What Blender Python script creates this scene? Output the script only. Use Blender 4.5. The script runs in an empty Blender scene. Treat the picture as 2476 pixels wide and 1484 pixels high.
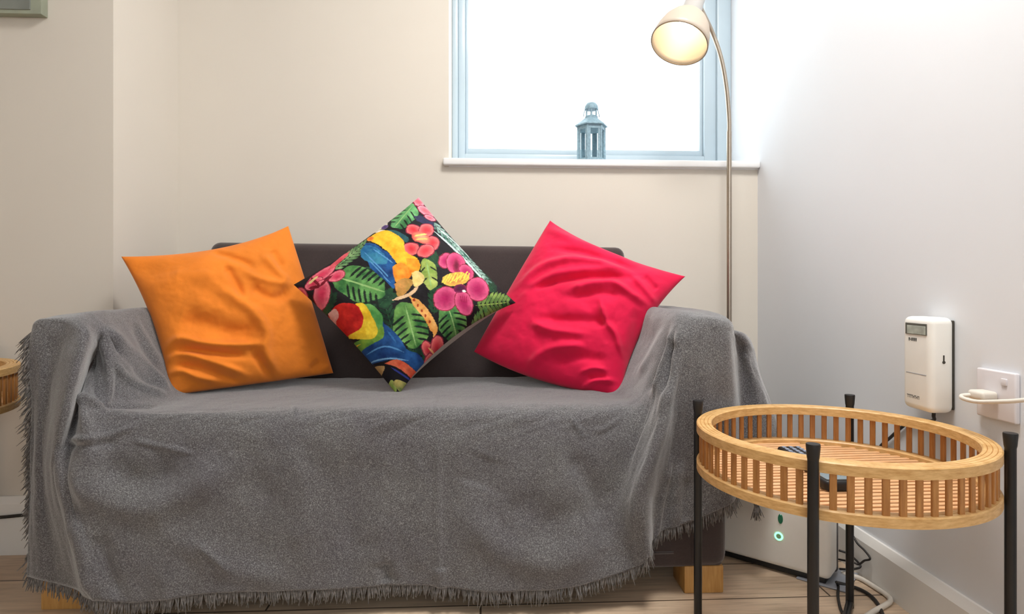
import bpy, bmesh, math, random
import numpy as np
from mathutils import Vector, Matrix

random.seed(7)
rng = np.random.default_rng(7)
SC = bpy.context.scene
COL = SC.collection

# ------------------------------------------------------------------ camera
F, CX, HY, HC = 1500.0, 1238.0, 690.0, 0.70
TH = math.atan(76 / 1500.0)
SN, CS = math.sin(TH), math.cos(TH)


def at(px, py, Y=None, Z=None, X=None):
    """room point seen at a photo position, on the plane of a known depth, height or wall"""
    k = (px - CX) / F
    q = (HY - py) / F
    if Y is not None:
        X = Y * (SN + k * CS) / (CS - k * SN)
    elif X is not None:
        Y = X * (CS - k * SN) / (SN + k * CS)
    else:
        d = (Z - HC) / q
        X = k * d * CS + d * SN
        Y = -k * d * SN + d * CS
    d = X * SN + Y * CS
    return (X, Y, HC + q * d)


def proj(P):
    P = np.asarray(P, float)
    xc = P[..., 0] * CS - P[..., 1] * SN
    d = P[..., 0] * SN + P[..., 1] * CS
    return CX + F * xc / d, HY + F * (HC - P[..., 2]) / d


cam_d = bpy.data.cameras.new('camera')
cam = bpy.data.objects.new('camera', cam_d)
COL.objects.link(cam)
cam.location = (0, 0, HC)
cam.rotation_euler = (math.pi / 2, 0, -TH)
cam_d.sensor_width = 36
cam_d.lens = F / 2476 * 36
cam_d.shift_y = -(742 - HY) / 2476
cam_d.clip_start = 0.05
SC.camera = cam


# ------------------------------------------------------------------ helpers
def lin(r, g, b):
    def f(c):
        c = c / 255.0
        return c / 12.92 if c <= 0.04045 else ((c + 0.055) / 1.055) ** 2.4
    return (f(r), f(g), f(b), 1.0)


def tag(o, label=None, cat=None, group=None, kind=None):
    if label: o['label'] = label
    if cat: o['category'] = cat
    if group: o['group'] = group
    if kind: o['kind'] = kind
    return o


def empty(name, loc, label, cat, group=None, kind=None):
    o = bpy.data.objects.new(name, None)
    o.empty_display_size = 0.05
    COL.objects.link(o)
    o.location = loc
    return tag(o, label, cat, group, kind)


def mesh_obj(name, verts, faces, mat, parent=None, smooth=True, mats=None):
    me = bpy.data.meshes.new(name)
    off = Vector(parent.matrix_world.translation) if False else None
    me.from_pydata([tuple(v) for v in verts], [], [tuple(f) for f in faces])
    me.update()
    if smooth:
        me.polygons.foreach_set('use_smooth', [True] * len(me.polygons))
    o = bpy.data.objects.new(name, me)
    COL.objects.link(o)
    if mat: me.materials.append(mat)
    if parent: attach(o, parent)
    return o


def world_loc(p):
    m = Vector((0, 0, 0))
    while p is not None:
        m += Vector(p.location)
        p = p.parent
    return m


def attach(o, parent):
    """child given in room coordinates: keep it there"""
    o.parent = parent
    w = world_loc(parent)
    me = o.data
    me.transform(Matrix.Translation(-w))
    return o


class MB:
    def __init__(self):
        self.v, self.f = [], []

    def add(self, verts, faces):
        b = len(self.v)
        self.v += [tuple(x) for x in verts]
        self.f += [tuple(i + b for i in f) for f in faces]
        return self

    def box(self, lo, hi, bev=0.0, seg=2, M=None):
        bm = bmesh.new()
        bmesh.ops.create_cube(bm, size=1)
        c = [(a + b) / 2 for a, b in zip(lo, hi)]
        s = [abs(b - a) for a, b in zip(lo, hi)]
        for v in bm.verts:
            v.co = Vector((v.co.x * s[0] + c[0], v.co.y * s[1] + c[1], v.co.z * s[2] + c[2]))
        if bev > 0:
            bmesh.ops.bevel(bm, geom=bm.edges[:], offset=bev, segments=seg, profile=0.5, affect='EDGES')
        bm.verts.index_update()
        vs = [(M @ v.co if M else v.co).copy() for v in bm.verts]
        self.add(vs, [[v.index for v in f.verts] for f in bm.faces])
        bm.free()
        return self

    def tube(self, pts, r, n=10, smooth=True, sub=8, cap=True, flat=None):
        P = catmull(pts, sub) if smooth and len(pts) > 2 else [Vector(p) for p in pts]
        m = len(P)
        rs = r if hasattr(r, '__len__') else [r] * m
        if len(rs) != m:
            rs = np.interp(np.linspace(0, 1, m), np.linspace(0, 1, len(rs)), rs)
        up = Vector((0, 0, 1))
        t0 = (P[1] - P[0]).normalized()
        if abs(t0.dot(up)) > 0.9: up = Vector((1, 0, 0))
        nrm = (up - t0 * up.dot(t0)).normalized()
        V, Fc = [], []
        for i in range(m):
            t = (P[min(i + 1, m - 1)] - P[max(i - 1, 0)])
            if t.length < 1e-9: t = t0
            t.normalize()
            nrm = (nrm - t * nrm.dot(t)).normalized()
            b = t.cross(nrm)
            for k in range(n):
                a = 2 * math.pi * k / n
                V.append(P[i] + (nrm * math.cos(a) + b * math.sin(a)) * rs[i])
        for i in range(m - 1):
            for k in range(n):
                k2 = (k + 1) % n
                Fc.append((i * n + k, i * n + k2, (i + 1) * n + k2, (i + 1) * n + k))
        if cap:
            Fc.append(tuple(range(n))[::-1])
            Fc.append(tuple((m - 1) * n + k for k in range(n)))
        return self.add(V, Fc)

    def lathe(self, prof, n=48, M=None, closed=False):
        """prof: (radius, height) list around local z"""
        V, Fc = [], []
        m = len(prof)
        for (r, z) in prof:
            for k in range(n):
                a = 2 * math.pi * k / n
                p = Vector((r * math.cos(a), r * math.sin(a), z))
                V.append(M @ p if M else p)
        for i in range(m if closed else m - 1):
            j = (i + 1) % m
            for k in range(n):
                k2 = (k + 1) % n
                Fc.append((i * n + k, i * n + k2, j * n + k2, j * n + k))
        return self.add(V, Fc)

    def prism(self, poly, z0, z1, M=None):
        n = len(poly)
        V = [Vector((x, y, z0)) for x, y in poly] + [Vector((x, y, z1)) for x, y in poly]
        if M: V = [M @ v for v in V]
        Fc = [tuple(range(n))[::-1], tuple(range(n, 2 * n))]
        for i in range(n):
            j = (i + 1) % n
            Fc.append((i, j, n + j, n + i))
        return self.add(V, Fc)

    def build(self, name, mat, parent=None, smooth=False, auto=None):
        o = mesh_obj(name, self.v, self.f, mat, parent, smooth)
        if auto is not None:
            me = o.data
            bm = bmesh.new(); bm.from_mesh(me)
            for e in bm.edges:
                if len(e.link_faces) == 2:
                    e.smooth = e.calc_face_angle(0) < math.radians(auto)
            for f in bm.faces: f.smooth = True
            bmesh.ops.recalc_face_normals(bm, faces=bm.faces[:])
            bm.to_mesh(me); bm.free()
        return o


def catmull(pts, sub=8):
    P = [Vector(p) for p in pts]
    P = [P[0] * 2 - P[1]] + P + [P[-1] * 2 - P[-2]]
    out = []
    for i in range(1, len(P) - 2):
        for j in range(sub):
            t = j / sub
            a, b, c, d = P[i - 1], P[i], P[i + 1], P[i + 2]
            out.append(0.5 * ((2 * b) + (c - a) * t + (2 * a - 5 * b + 4 * c - d) * t * t + (3 * b - a - 3 * c + d) * t ** 3))
    out.append(P[-2])
    return out


def frame(origin, zdir, xhint=(1, 0, 0)):
    z = Vector(zdir).normalized()
    x = Vector(xhint)
    x = (x - z * x.dot(z)).normalized()
    y = z.cross(x)
    M = Matrix((x, y, z)).transposed().to_4x4()
    M.translation = Vector(origin)
    return M


# ------------------------------------------------------------------ materials
def new_mat(name):
    m = bpy.data.materials.new(name)
    m.use_nodes = True
    nt = m.node_tree
    b = nt.nodes['Principled BSDF']
    return m, nt, b


def tex_coord(nt, kind='Object', scale=(1, 1, 1), rot=(0, 0, 0)):
    tc = nt.nodes.new('ShaderNodeTexCoord')
    mp = nt.nodes.new('ShaderNodeMapping')
    mp.inputs['Scale'].default_value = scale
    mp.inputs['Rotation'].default_value = rot
    nt.links.new(tc.outputs[kind], mp.inputs['Vector'])
    return mp.outputs['Vector']


def noise(nt, vec, scale, detail=3, rough=0.5):
    n = nt.nodes.new('ShaderNodeTexNoise')
    n.inputs['Scale'].default_value = scale
    n.inputs['Detail'].default_value = detail
    n.inputs['Roughness'].default_value = rough
    nt.links.new(vec, n.inputs['Vector'])
    return n.outputs['Fac']


def ramp(nt, fac, stops):
    r = nt.nodes.new('ShaderNodeValToRGB')
    e = r.color_ramp.elements
    while len(e) < len(stops): e.new(0.5)
    for i, (p, c) in enumerate(stops):
        e[i].position = p; e[i].color = c
    nt.links.new(fac, r.inputs['Fac'])
    return r.outputs['Color']


def mix(nt, a, b, fac, mode='MIX'):
    n = nt.nodes.new('ShaderNodeMix')
    n.data_type = 'RGBA'; n.blend_type = mode
    for sock, val in ((n.inputs[0], fac), (n.inputs[6], a), (n.inputs[7], b)):
        if hasattr(val, 'links') or hasattr(val, 'is_linked'):
            nt.links.new(val, sock)
        else:
            sock.default_value = val
    return n.outputs[2]


def bump(nt, b, height, strength=0.2, dist=0.002):
    n = nt.nodes.new('ShaderNodeBump')
    n.inputs['Strength'].default_value = strength
    n.inputs['Distance'].default_value = dist
    nt.links.new(height, n.inputs['Height'])
    nt.links.new(n.outputs['Normal'], b.inputs['Normal'])


def plain(name, col, rough=0.5, metal=0.0, var=0.06, nscale=40, bmp=0.0, spec=0.5, sheen=0.0):
    m, nt, b = new_mat(name)
    v = tex_coord(nt)
    f = noise(nt, v, nscale)
    lo = tuple(c * (1 - var) for c in col[:3]) + (1,)
    hi = tuple(min(1, c * (1 + var)) for c in col[:3]) + (1,)
    nt.links.new(ramp(nt, f, [(0.3, lo), (0.7, hi)]), b.inputs['Base Color'])
    b.inputs['Roughness'].default_value = rough
    b.inputs['Metallic'].default_value = metal
    b.inputs['Specular IOR Level'].default_value = spec
    if sheen: 
        b.inputs['Sheen Weight'].default_value = sheen
        b.inputs['Sheen Roughness'].default_value = 0.5
    if bmp: bump(nt, b, f, bmp, 0.001)
    return m


def fabric(name, col, var=0.12, weave=700, rough=0.85, sheen=0.15, bmp=0.25, spec=0.2):
    m, nt, b = new_mat(name)
    v = tex_coord(nt)
    f1 = noise(nt, v, weave, 2)
    f2 = noise(nt, v, 14, 4)
    c1 = ramp(nt, f1, [(0.3, tuple(c * (1 - var) for c in col[:3]) + (1,)), (0.7, tuple(min(1, c * (1 + var)) for c in col[:3]) + (1,))])
    c2 = ramp(nt, f2, [(0.25, (0.86, 0.86, 0.86, 1)), (0.75, (1.08, 1.08, 1.08, 1))])
    nt.links.new(mix(nt, c1, c2, 1.0, 'MULTIPLY'), b.inputs['Base Color'])
    b.inputs['Roughness'].default_value = rough
    b.inputs['Specular IOR Level'].default_value = spec
    b.inputs['Sheen Weight'].default_value = sheen
    bump(nt, b, f1, bmp, 0.001)
    return m


def wall_mat(name, col):
    m, nt, b = new_mat(name)
    v = tex_coord(nt)
    f = noise(nt, v, 2.0, 3)
    f2 = noise(nt, v, 180, 2)
    lo = tuple(c * 0.97 for c in col[:3]) + (1,)
    nt.links.new(ramp(nt, f, [(0.3, lo), (0.7, col)]), b.inputs['Base Color'])
    b.inputs['Roughness'].default_value = 0.75
    b.inputs['Specular IOR Level'].default_value = 0.25
    bump(nt, b, f2, 0.05, 0.001)
    return m


M_wall = wall_mat('cream_wall_paint', lin(218, 211, 200))
M_wallR = wall_mat('white_wall_paint', lin(230, 233, 238))
M_ceil = wall_mat('ceiling_paint', lin(240, 240, 238))
M_trim = plain('white_gloss_trim', lin(232, 230, 226), 0.35, var=0.02, nscale=6)
M_sill = plain('white_sill_paint', lin(236, 236, 236), 0.35, var=0.02, nscale=6)
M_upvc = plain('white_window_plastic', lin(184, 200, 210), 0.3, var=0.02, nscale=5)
M_white = plain('white_plastic', lin(238, 236, 230), 0.35, var=0.02, nscale=20)
M_sock = plain('socket_plastic', lin(226, 222, 226), 0.3, var=0.02, nscale=20)
M_black = plain('black_powder_metal', lin(15, 16, 19), 0.34, var=0.1, nscale=200, spec=0.5)
M_rubber = plain('black_plastic', lin(22, 22, 24), 0.5, var=0.1, nscale=100)
M_cable = plain('black_cable', lin(34, 30, 28), 0.5, var=0.1)
M_wcable = plain('white_cable', lin(222, 215, 204), 0.45, var=0.04)
M_sofa = fabric('dark_brown_suede', lin(66, 56, 55), 0.08, 260, 0.8, 0.35, 0.1)
M_legwood = None
M_steel = plain('brushed_steel', lin(176, 164, 150), 0.32, 1.0, var=0.05, nscale=300)
M_lantern = plain('weathered_zinc', lin(132, 160, 174), 0.55, 0.1, var=0.2, nscale=120)
M_grey = plain('pale_grey_plastic', lin(150, 155, 165), 0.3, var=0.03)
M_dgrey = plain('dark_grey_plastic', lin(70, 66, 68), 0.5, var=0.05)
M_ink = plain('grey_print', lin(110, 112, 112), 0.6, var=0.1)
M_dark = plain('dark_slot', lin(60, 56, 48), 0.6)
M_button = plain('grey_rubber_button', lin(140, 150, 168), 0.4, var=0.1)
M_canvas = plain('grey_canvas', lin(118, 122, 116), 0.6, var=0.25, nscale=9)
M_canvas_edge = plain('sage_canvas_edge', lin(150, 156, 138), 0.6, var=0.1, nscale=20)
M_screen = plain('liquid_crystal_display', lin(178, 184, 174), 0.2, var=0.22, nscale=60)
M_screen_b = plain('display_bezel', lin(96, 96, 88), 0.3)


def wood_mat(name, c_lo, c_hi, scale=(3, 40, 40), rough=0.5, rot=(0, 0, 0)):
    m, nt, b = new_mat(name)
    v = tex_coord(nt, 'Object', scale, rot)
    f = noise(nt, v, 4.0, 5, 0.6)
    nt.links.new(ramp(nt, f, [(0.3, c_lo), (0.72, c_hi)]), b.inputs['Base Color'])
    b.inputs['Roughness'].default_value = rough
    bump(nt, b, f, 0.1, 0.001)
    return m


M_legwood = wood_mat('golden_pine', lin(176, 128, 66), lin(206, 160, 96), (30, 30, 4))
M_bamboo = wood_mat('honey_bamboo', lin(196, 148, 86), lin(230, 190, 130), (14, 14, 60), 0.42)
M_bamboo2 = wood_mat('bamboo_spindle', lin(160, 104, 50), lin(196, 140, 78), (60, 60, 6), 0.45)
M_bamboo3 = wood_mat('pale_bamboo_slat', lin(214, 158, 106), lin(240, 196, 150), (6, 90, 60), 0.45)


def floor_mat():
    m, nt, b = new_mat('oak_laminate')
    v = tex_coord(nt, 'Object')
    br = nt.nodes.new('ShaderNodeTexBrick')
    br.offset = 0.37
    br.inputs['Scale'].default_value = 1.0
    br.inputs['Brick Width'].default_value = 1.25
    br.inputs['Row Height'].default_value = 0.17
    br.inputs['Mortar Size'].default_value = 0.0022
    br.inputs['Bias'].default_value = 0.0
    br.inputs['Color1'].default_value = lin(222, 200, 174)
    br.inputs['Color2'].default_value = lin(200, 174, 148)
    br.inputs['Mortar'].default_value = lin(88, 72, 58)
    nt.links.new(v, br.inputs['Vector'])
    v2 = tex_coord(nt, 'Object', (3, 38, 1))
    f = noise(nt, v2, 2.2, 6, 0.62)
    g = ramp(nt, f, [(0.28, (0.62, 0.58, 0.55, 1)), (0.5, (0.92, 0.9, 0.88, 1)), (0.75, (1.1, 1.08, 1.05, 1))])
    nt.links.new(mix(nt, br.outputs['Color'], g, 1.0, 'MULTIPLY'), b.inputs['Base Color'])
    b.inputs['Roughness'].default_value = 0.42
    bump(nt, b, f, 0.08, 0.001)
    return m


M_floor = floor_mat()


def throw_mat():
    m, nt, b = new_mat('grey_woven_wool')
    v = tex_coord(nt)
    f1 = noise(nt, v, 420, 3, 0.7)
    vw = tex_coord(nt, 'Object', (60, 60, 620))
    f2 = noise(nt, vw, 4, 2)
    f3 = noise(nt, v, 9, 4)
    base = ramp(nt, f1, [(0.30, lin(66, 64, 66)), (0.5, lin(96, 95, 98)), (0.70, lin(146, 147, 149))])
    c2 = ramp(nt, f2, [(0.3, (0.80, 0.79, 0.80, 1)), (0.7, (1.12, 1.12, 1.1, 1))])
    c3 = ramp(nt, f3, [(0.3, (0.9, 0.88, 0.9, 1)), (0.7, (1.06, 1.06, 1.02, 1))])
    c = mix(nt, mix(nt, base, c2, 1.0, 'MULTIPLY'), c3, 1.0, 'MULTIPLY')
    nt.links.new(c, b.inputs['Base Color'])
    b.inputs['Roughness'].default_value = 0.9
    b.inputs['Specular IOR Level'].default_value = 0.15
    b.inputs['Sheen Weight'].default_value = 0.55
    b.inputs['Sheen Roughness'].default_value = 0.5
    bump(nt, b, f1, 0.5, 0.002)
    return m


M_throw = throw_mat()
M_fringe = fabric('grey_wool_yarn', lin(112, 108, 106), 0.45, 160, 0.9, 0.2, 0.1)
M_orange = fabric('orange_cotton', lin(232, 130, 40), 0.06, 900, 0.8, 0.15, 0.12)
M_pink = fabric('hot_pink_cotton', lin(226, 20, 72), 0.05, 900, 0.75, 0.15, 0.08)
M_backing = fabric('grey_beige_cloth', lin(150, 142, 132), 0.06, 900)


def print_mat():
    m, nt, b = new_mat('tropical_print_cotton')
    a = nt.nodes.new('ShaderNodeVertexColor')
    a.layer_name = 'print'
    v = tex_coord(nt)
    f = noise(nt, v, 900, 2)
    g = ramp(nt, f, [(0.3, (0.9, 0.9, 0.9, 1)), (0.7, (1.06, 1.06, 1.06, 1))])
    nt.links.new(mix(nt, a.outputs['Color'], g, 1.0, 'MULTIPLY'), b.inputs['Base Color'])
    b.inputs['Roughness'].default_value = 0.7
    b.inputs['Specular IOR Level'].default_value = 0.25
    bump(nt, b, f, 0.1, 0.001)
    return m


M_print = print_mat()


def glow(name, col, strength):
    m, nt, b = new_mat(name)
    b.inputs['Base Color'].default_value = col
    b.inputs['Emission Color'].default_value = col
    b.inputs['Emission Strength'].default_value = strength
    return m


M_green = glow('green_light_ring', (0.25, 1.0, 0.45, 1), 1.6)
M_green2 = plain('dark_green_indicator', lin(20, 110, 80), 0.3)
M_bulb = glow('warm_bulb', (1.0, 0.85, 0.58, 1), 12.0)


def shade_mat():
    m, nt, b = new_mat('white_lamp_shade')
    nt.nodes.remove(b)
    out = nt.nodes['Material Output']
    d = nt.nodes.new('ShaderNodeBsdfDiffuse'); d.inputs['Color'].default_value = lin(196, 184, 170)
    t = nt.nodes.new('ShaderNodeBsdfTranslucent'); t.inputs['Color'].default_value = lin(240, 214, 170)
    g = nt.nodes.new('ShaderNodeBsdfGlossy'); g.inputs['Roughness'].default_value = 0.35
    mx = nt.nodes.new('ShaderNodeMixShader'); mx.inputs[0].default_value = 0.12
    mx2 = nt.nodes.new('ShaderNodeMixShader'); mx2.inputs[0].default_value = 0.05
    nt.links.new(d.outputs[0], mx.inputs[1]); nt.links.new(t.outputs[0], mx.inputs[2])
    nt.links.new(mx.outputs[0], mx2.inputs[1]); nt.links.new(g.outputs[0], mx2.inputs[2])
    nt.links.new(mx2.outputs[0], out.inputs['Surface'])
    return m


M_shade = shade_mat()


def glass_mat():
    m, nt, b = new_mat('clear_glass')
    nt.nodes.remove(b)
    out = nt.nodes['Material Output']
    t = nt.nodes.new('ShaderNodeBsdfTransparent'); t.inputs['Color'].default_value = (0.97, 0.99, 0.99, 1)
    g = nt.nodes.new('ShaderNodeBsdfGlossy'); g.inputs['Roughness'].default_value = 0.02
    mx = nt.nodes.new('ShaderNodeMixShader'); mx.inputs[0].default_value = 0.008
    nt.links.new(t.outputs[0], mx.inputs[1]); nt.links.new(g.outputs[0], mx.inputs[2])
    nt.links.new(mx.outputs[0], out.inputs['Surface'])
    return m


M_glass = glass_mat()

# ------------------------------------------------------------------ the setting
YB, XR, XL, YL = 2.04, 0.93, -0.969, 1.69
YW, TOPW = 2.26, 2.05
CEIL = 2.4


def struct(name, mb, mat, auto=None, smooth=False, parent=None):
    o = mb.build(name, mat, parent, smooth, auto)
    o['kind'] = 'structure'
    return o


struct('floor', MB().box((-2.6, -1.8, -0.08), (XR + 0.2, YB + 0.35, 0.0)), M_floor)
struct('ceiling', MB().box((-2.6, -1.8, CEIL), (XR + 0.2, YB + 0.35, CEIL + 0.1)), M_ceil)
w = MB()
w.box((XL, YB, 0), (-0.104, YB + 0.34, CEIL))
w.box((-0.104, YB, 0), (XR, YB + 0.34, 1.088))
w.box((-0.104, YB, TOPW), (XR, YB + 0.34, CEIL))
struct('wall_back', w, M_wall)
struct('wall_left', MB().box((-2.6, YL, 0), (XL, YB + 0.34, CEIL)), M_wall)
w = MB()  # unseen wall; its opening is added to let in sky light as fill
w.box((-2.6, -1.92, 0), (-.6, -1.8, CEIL)); w.box((.85, -1.92, 0), (XR, -1.8, CEIL))
w.box((-.6, -1.92, 2.1), (.85, -1.8, CEIL))
w.box((-.6, -1.92, 0), (.85, -1.8, .8))
struct('wall_front', w, M_wall)
struct('wall_side', MB().box((-2.72, -1.92, 0), (-2.6, YL, CEIL)), M_wall)
struct('wall_right', MB().box((XR, -1.8, 0), (XR + 0.12, YB + 0.34, CEIL)), M_wallR)


def skirting(name, p0, p1, nrm, h):
    x0, y0 = p0; x1, y1 = p1; t = 0.016
    nx, ny = nrm
    prof = [(0, 0), (t, 0), (t, h - 0.018), (t - 0.004, h - 0.010), (0.006, h), (0, h)]
    mb = MB()
    V = []
    for (x, y) in (p0, p1):
        for (o, z) in prof: V.append((x + nx * o, y + ny * o, z))
    n = len(prof)
    Fc = [tuple(range(n)), tuple(range(n, 2 * n))[::-1]] + [(i, (i + 1) % n, n + (i + 1) % n, n + i) for i in range(n)]
    mb.add(V, Fc)
    return struct(name, mb, M_trim, auto=25)


skirting('baseboard_right', (XR, -1.8), (XR, YB), (-1, 0), 0.104)
skirting('baseboard_left', (-2.6, YL), (XL, YL), (0, -1), 0.15)
skirting('baseboard_back', (XL, YB), (XR - 0.016, YB), (0, -1), 0.104)

# window sill board
sb = MB()
sb.box((-0.104 - 0.018, YB - 0.022, 1.091), (XR, YB, 1.1145), 0.005, 3)
sb.box((-0.104, YB - 0.004, 1.088), (XR, YW + 0.005, 1.1145))
o = struct('trim_1', sb, M_sill, auto=40)

win = empty('window_1', (0.41, YW, 1.1145), None, None, kind='structure')


def rect_ring(x0, x1, z0, z1, wl, wr, wb, wt, y0, y1, bev=0.004):
    m = MB()
    m.box((x0, y0, z0), (x0 + wl, y1, z1), bev)
    m.box((x1 - wr, y0, z0), (x1, y1, z1), bev)
    m.box((x0 + wl - 0.002, y0, z0), (x1 - wr + 0.002, y1, z0 + wb), bev)
    m.box((x0 + wl - 0.002, y0, z1 - wt), (x1 - wr + 0.002, y1, z1), bev)
    return m


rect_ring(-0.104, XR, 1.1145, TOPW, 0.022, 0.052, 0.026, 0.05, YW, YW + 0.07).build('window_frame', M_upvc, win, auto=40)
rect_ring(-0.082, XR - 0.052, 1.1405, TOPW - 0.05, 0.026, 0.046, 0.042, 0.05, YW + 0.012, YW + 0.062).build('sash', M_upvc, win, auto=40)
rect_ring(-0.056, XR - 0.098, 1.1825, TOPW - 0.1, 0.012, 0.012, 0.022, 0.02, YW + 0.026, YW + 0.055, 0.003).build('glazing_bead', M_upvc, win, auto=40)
MB().box((-0.05, YW + 0.038, 1.19), (XR - 0.104, YW + 0.044, TOPW - 0.11)).build('pane', M_glass, win)
for ch in win.children: ch['kind'] = 'structure'

# ------------------------------------------------------------------ sofa
SX0, SX1, SY0, SY1 = -0.945, 0.563, 1.375, 2.02
sofa = empty('sofa', ((SX0 + SX1) / 2, 1.7, 0), 'small dark brown two seat sofa under the grey throw', 'sofa')
ARM = 0.118


def soft_box(lo, hi, r, seg=5):
    return MB().box(lo, hi, r, seg)


soft_box((SX0 + 0.01, SY0 + 0.012, 0.058), (SX1 - 0.01, SY1 - 0.01, 0.29), 0.012).build('base', M_sofa, sofa, auto=50)
soft_box((SX0, SY0 + .008, 0.056), (SX0 + ARM - .026, SY1, 0.614), 0.035).build('armrest', M_sofa, sofa, auto=50)
soft_box((SX1 - ARM + .022, SY0 + .004, 0.056), (SX1, SY1, 0.616), 0.03).build('armrest', M_sofa, sofa, auto=50)
soft_box((SX0 + ARM, SY0 + 0.002, 0.285), (SX1 - ARM, 1.90, 0.41), 0.035).build('seat', M_sofa, sofa, auto=50)
# leaning backrest
bk = MB()
bk.box((SX0 + ARM - 0.002, -0.05, 0.0), (SX1 - ARM + 0.006, 0.05, 0.45), 0.03, 5,
       M=Matrix.Translation((0, 1.925, 0.375)) @ Matrix.Rotation(math.radians(-6), 4, 'X') @ Matrix.Rotation(math.radians(0.55), 4, 'Y'))
bk.build('backrest', M_sofa, sofa, auto=50)
fl = MB()
fl.tube([(SX0 + 0.13, SY0 - 0.001, 0.10), (SX1 - 0.13, SY0 - 0.001, 0.10)], 0.003, 6, False)
fl.build('seam', M_sofa, sofa, smooth=True)
legz = 0.062
for (px0, px1, yy) in ((98, 205, SY0 + 0.012), (1655, 1750, SY0 + 0.012)):
    x0 = at(px0, 1400, yy)[0]; x1 = at(px1, 1400, yy)[0]
    MB().box((x0, yy, 0), (x1, yy + 0.085, legz), 0.003).build('leg', M_legwood, sofa, auto=40)
    MB().box((x0, SY1 - 0.11, 0), (x1, SY1 - 0.025, legz), 0.003).build('leg', M_legwood, sofa, auto=40)


# ------------------------------------------------------------------ strokes and grids
def seg_dist(px, py, pts):
    """distance of every point to a polyline, and the position along it 0..1"""
    best = np.full(px.shape, 1e9); par = np.zeros(px.shape)
    L = [0.0]
    for a, b in zip(pts[:-1], pts[1:]): L.append(L[-1] + math.hypot(b[0] - a[0], b[1] - a[1]))
    for i, (a, b) in enumerate(zip(pts[:-1], pts[1:])):
        dx, dy = b[0] - a[0], b[1] - a[1]
        l2 = dx * dx + dy * dy + 1e-9
        t = np.clip(((px - a[0]) * dx + (py - a[1]) * dy) / l2, 0, 1)
        d = np.hypot(px - a[0] - t * dx, py - a[1] - t * dy)
        k = d < best
        best[k] = d[k]; par[k] = (L[i] + t[k] * (L[i + 1] - L[i])) / L[-1]
    return best, par


def smooth_line(pts, sub=6):
    return [(p.x, p.y) for p in catmull([(x, y, 0) for x, y in pts], sub)]


def folds(px, py, strokes):
    h = np.zeros(px.shape)
    for pts, wd, amp in strokes:
        d, t = seg_dist(px, py, smooth_line(pts))
        tp = np.clip(np.minimum(t, 1 - t) * 5 + 0.25, 0, 1)
        h += amp * tp * np.exp(-(d / wd) ** 2)
    return h


def cubic_weights(n, t):
    """interpolating Catmull-Rom weights matrix rows for parameters t in [0,n-1]"""
    W = np.zeros((len(t), n))
    for r, tt in enumerate(t):
        i = min(int(tt), n - 2); u = tt - i
        w = [0.5 * (-u + 2 * u * u - u ** 3), 0.5 * (2 - 5 * u * u + 3 * u ** 3), 0.5 * (u + 4 * u * u - 3 * u ** 3), 0.5 * (-u * u + u ** 3)]
        for k, ww in zip((i - 1, i, i + 1, i + 2), w):
            if k < 0:
                W[r, 0] += 2 * ww; W[r, 1] -= ww
            elif k > n - 1:
                W[r, n - 1] += 2 * ww; W[r, n - 2] -= ww
            else:
                W[r, k] += ww
    return W


def vnoise(x, y, seed=0):
    r = np.random.default_rng(seed)
    tab = r.random((64, 64))
    xi = np.floor(x).astype(int); yi = np.floor(y).astype(int)
    fx = x - xi; fy = y - yi
    fx = fx * fx * (3 - 2 * fx); fy = fy * fy * (3 - 2 * fy)
    g = lambda a, b: tab[a % 64, b % 64]
    return (g(xi, yi) * (1 - fx) + g(xi + 1, yi) * fx) * (1 - fy) + (g(xi, yi + 1) * (1 - fx) + g(xi + 1, yi + 1) * fx) * fy


def fbm(x, y, seed=0, o=4):
    s = np.zeros(np.shape(x)); a = 0.5
    for i in range(o):
        s += a * vnoise(x * 2 ** i, y * 2 ** i, seed + i); a *= 0.5
    return s


def grid_faces(nu, nv):
    idx = np.arange(nu * nv).reshape(nu, nv)
    a = idx[:-1, :-1].ravel(); b = idx[1:, :-1].ravel(); c = idx[1:, 1:].ravel(); d = idx[:-1, 1:].ravel()
    return np.stack([a, b, c, d], 1).tolist()


def grid_normals(P):
    du = np.gradient(P, axis=0); dv = np.gradient(P, axis=1)
    n = np.cross(du, dv)
    n /= np.linalg.norm(n, axis=-1, keepdims=True) + 1e-9
    return n


# ------------------------------------------------------------------ the throw
# columns left -> right, rows back -> front -> hem
AZ = 0.632
RB = [1.98, 1.75, 1.53, 1.385]


def top_rows(x, z, ys=RB, zf=None):
    return [(x, y, z) for y in ys[:3]] + [(x, ys[3], z if zf is None else zf)]


SEAT_Y = [1.845, 1.70, 1.52, 1.392]
C = []
C.append([(-0.957, 1.66, .60), (-0.957, 1.58, .60), (-0.957, 1.48, .60), (-0.957, 1.39, .60),
          at(80, 812, 1.36), at(76, 960, 1.36), at(72, 1180, 1.362), at(66, 1393, 1.362)])
C.append([(-0.945, 1.98, AZ - .004), (-0.945, 1.75, AZ), (-0.945, 1.53, AZ), (-0.945, 1.39, AZ - .008),
          at(104, 795, 1.353), at(95, 960, 1.352), at(92, 1180, 1.354), at(92, 1397, 1.354)])
C.append([(-0.89, 1.98, AZ), (-0.89, 1.75, AZ + .003), (-0.89, 1.53, AZ + .003), (-0.89, 1.385, AZ),
          at(152, 800, 1.350), at(125, 960, 1.350), at(116, 1180, 1.353), at(150, 1408, 1.352)])
C.append([(-0.84, 1.98, AZ), (-0.84, 1.75, AZ + .002), (-0.842, 1.53, AZ + .002), (-0.842, 1.392, AZ - .002),
          at(205, 832, 1.325), at(160, 985, 1.300), at(136, 1150, 1.322), at(200, 1428, 1.330)])
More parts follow.
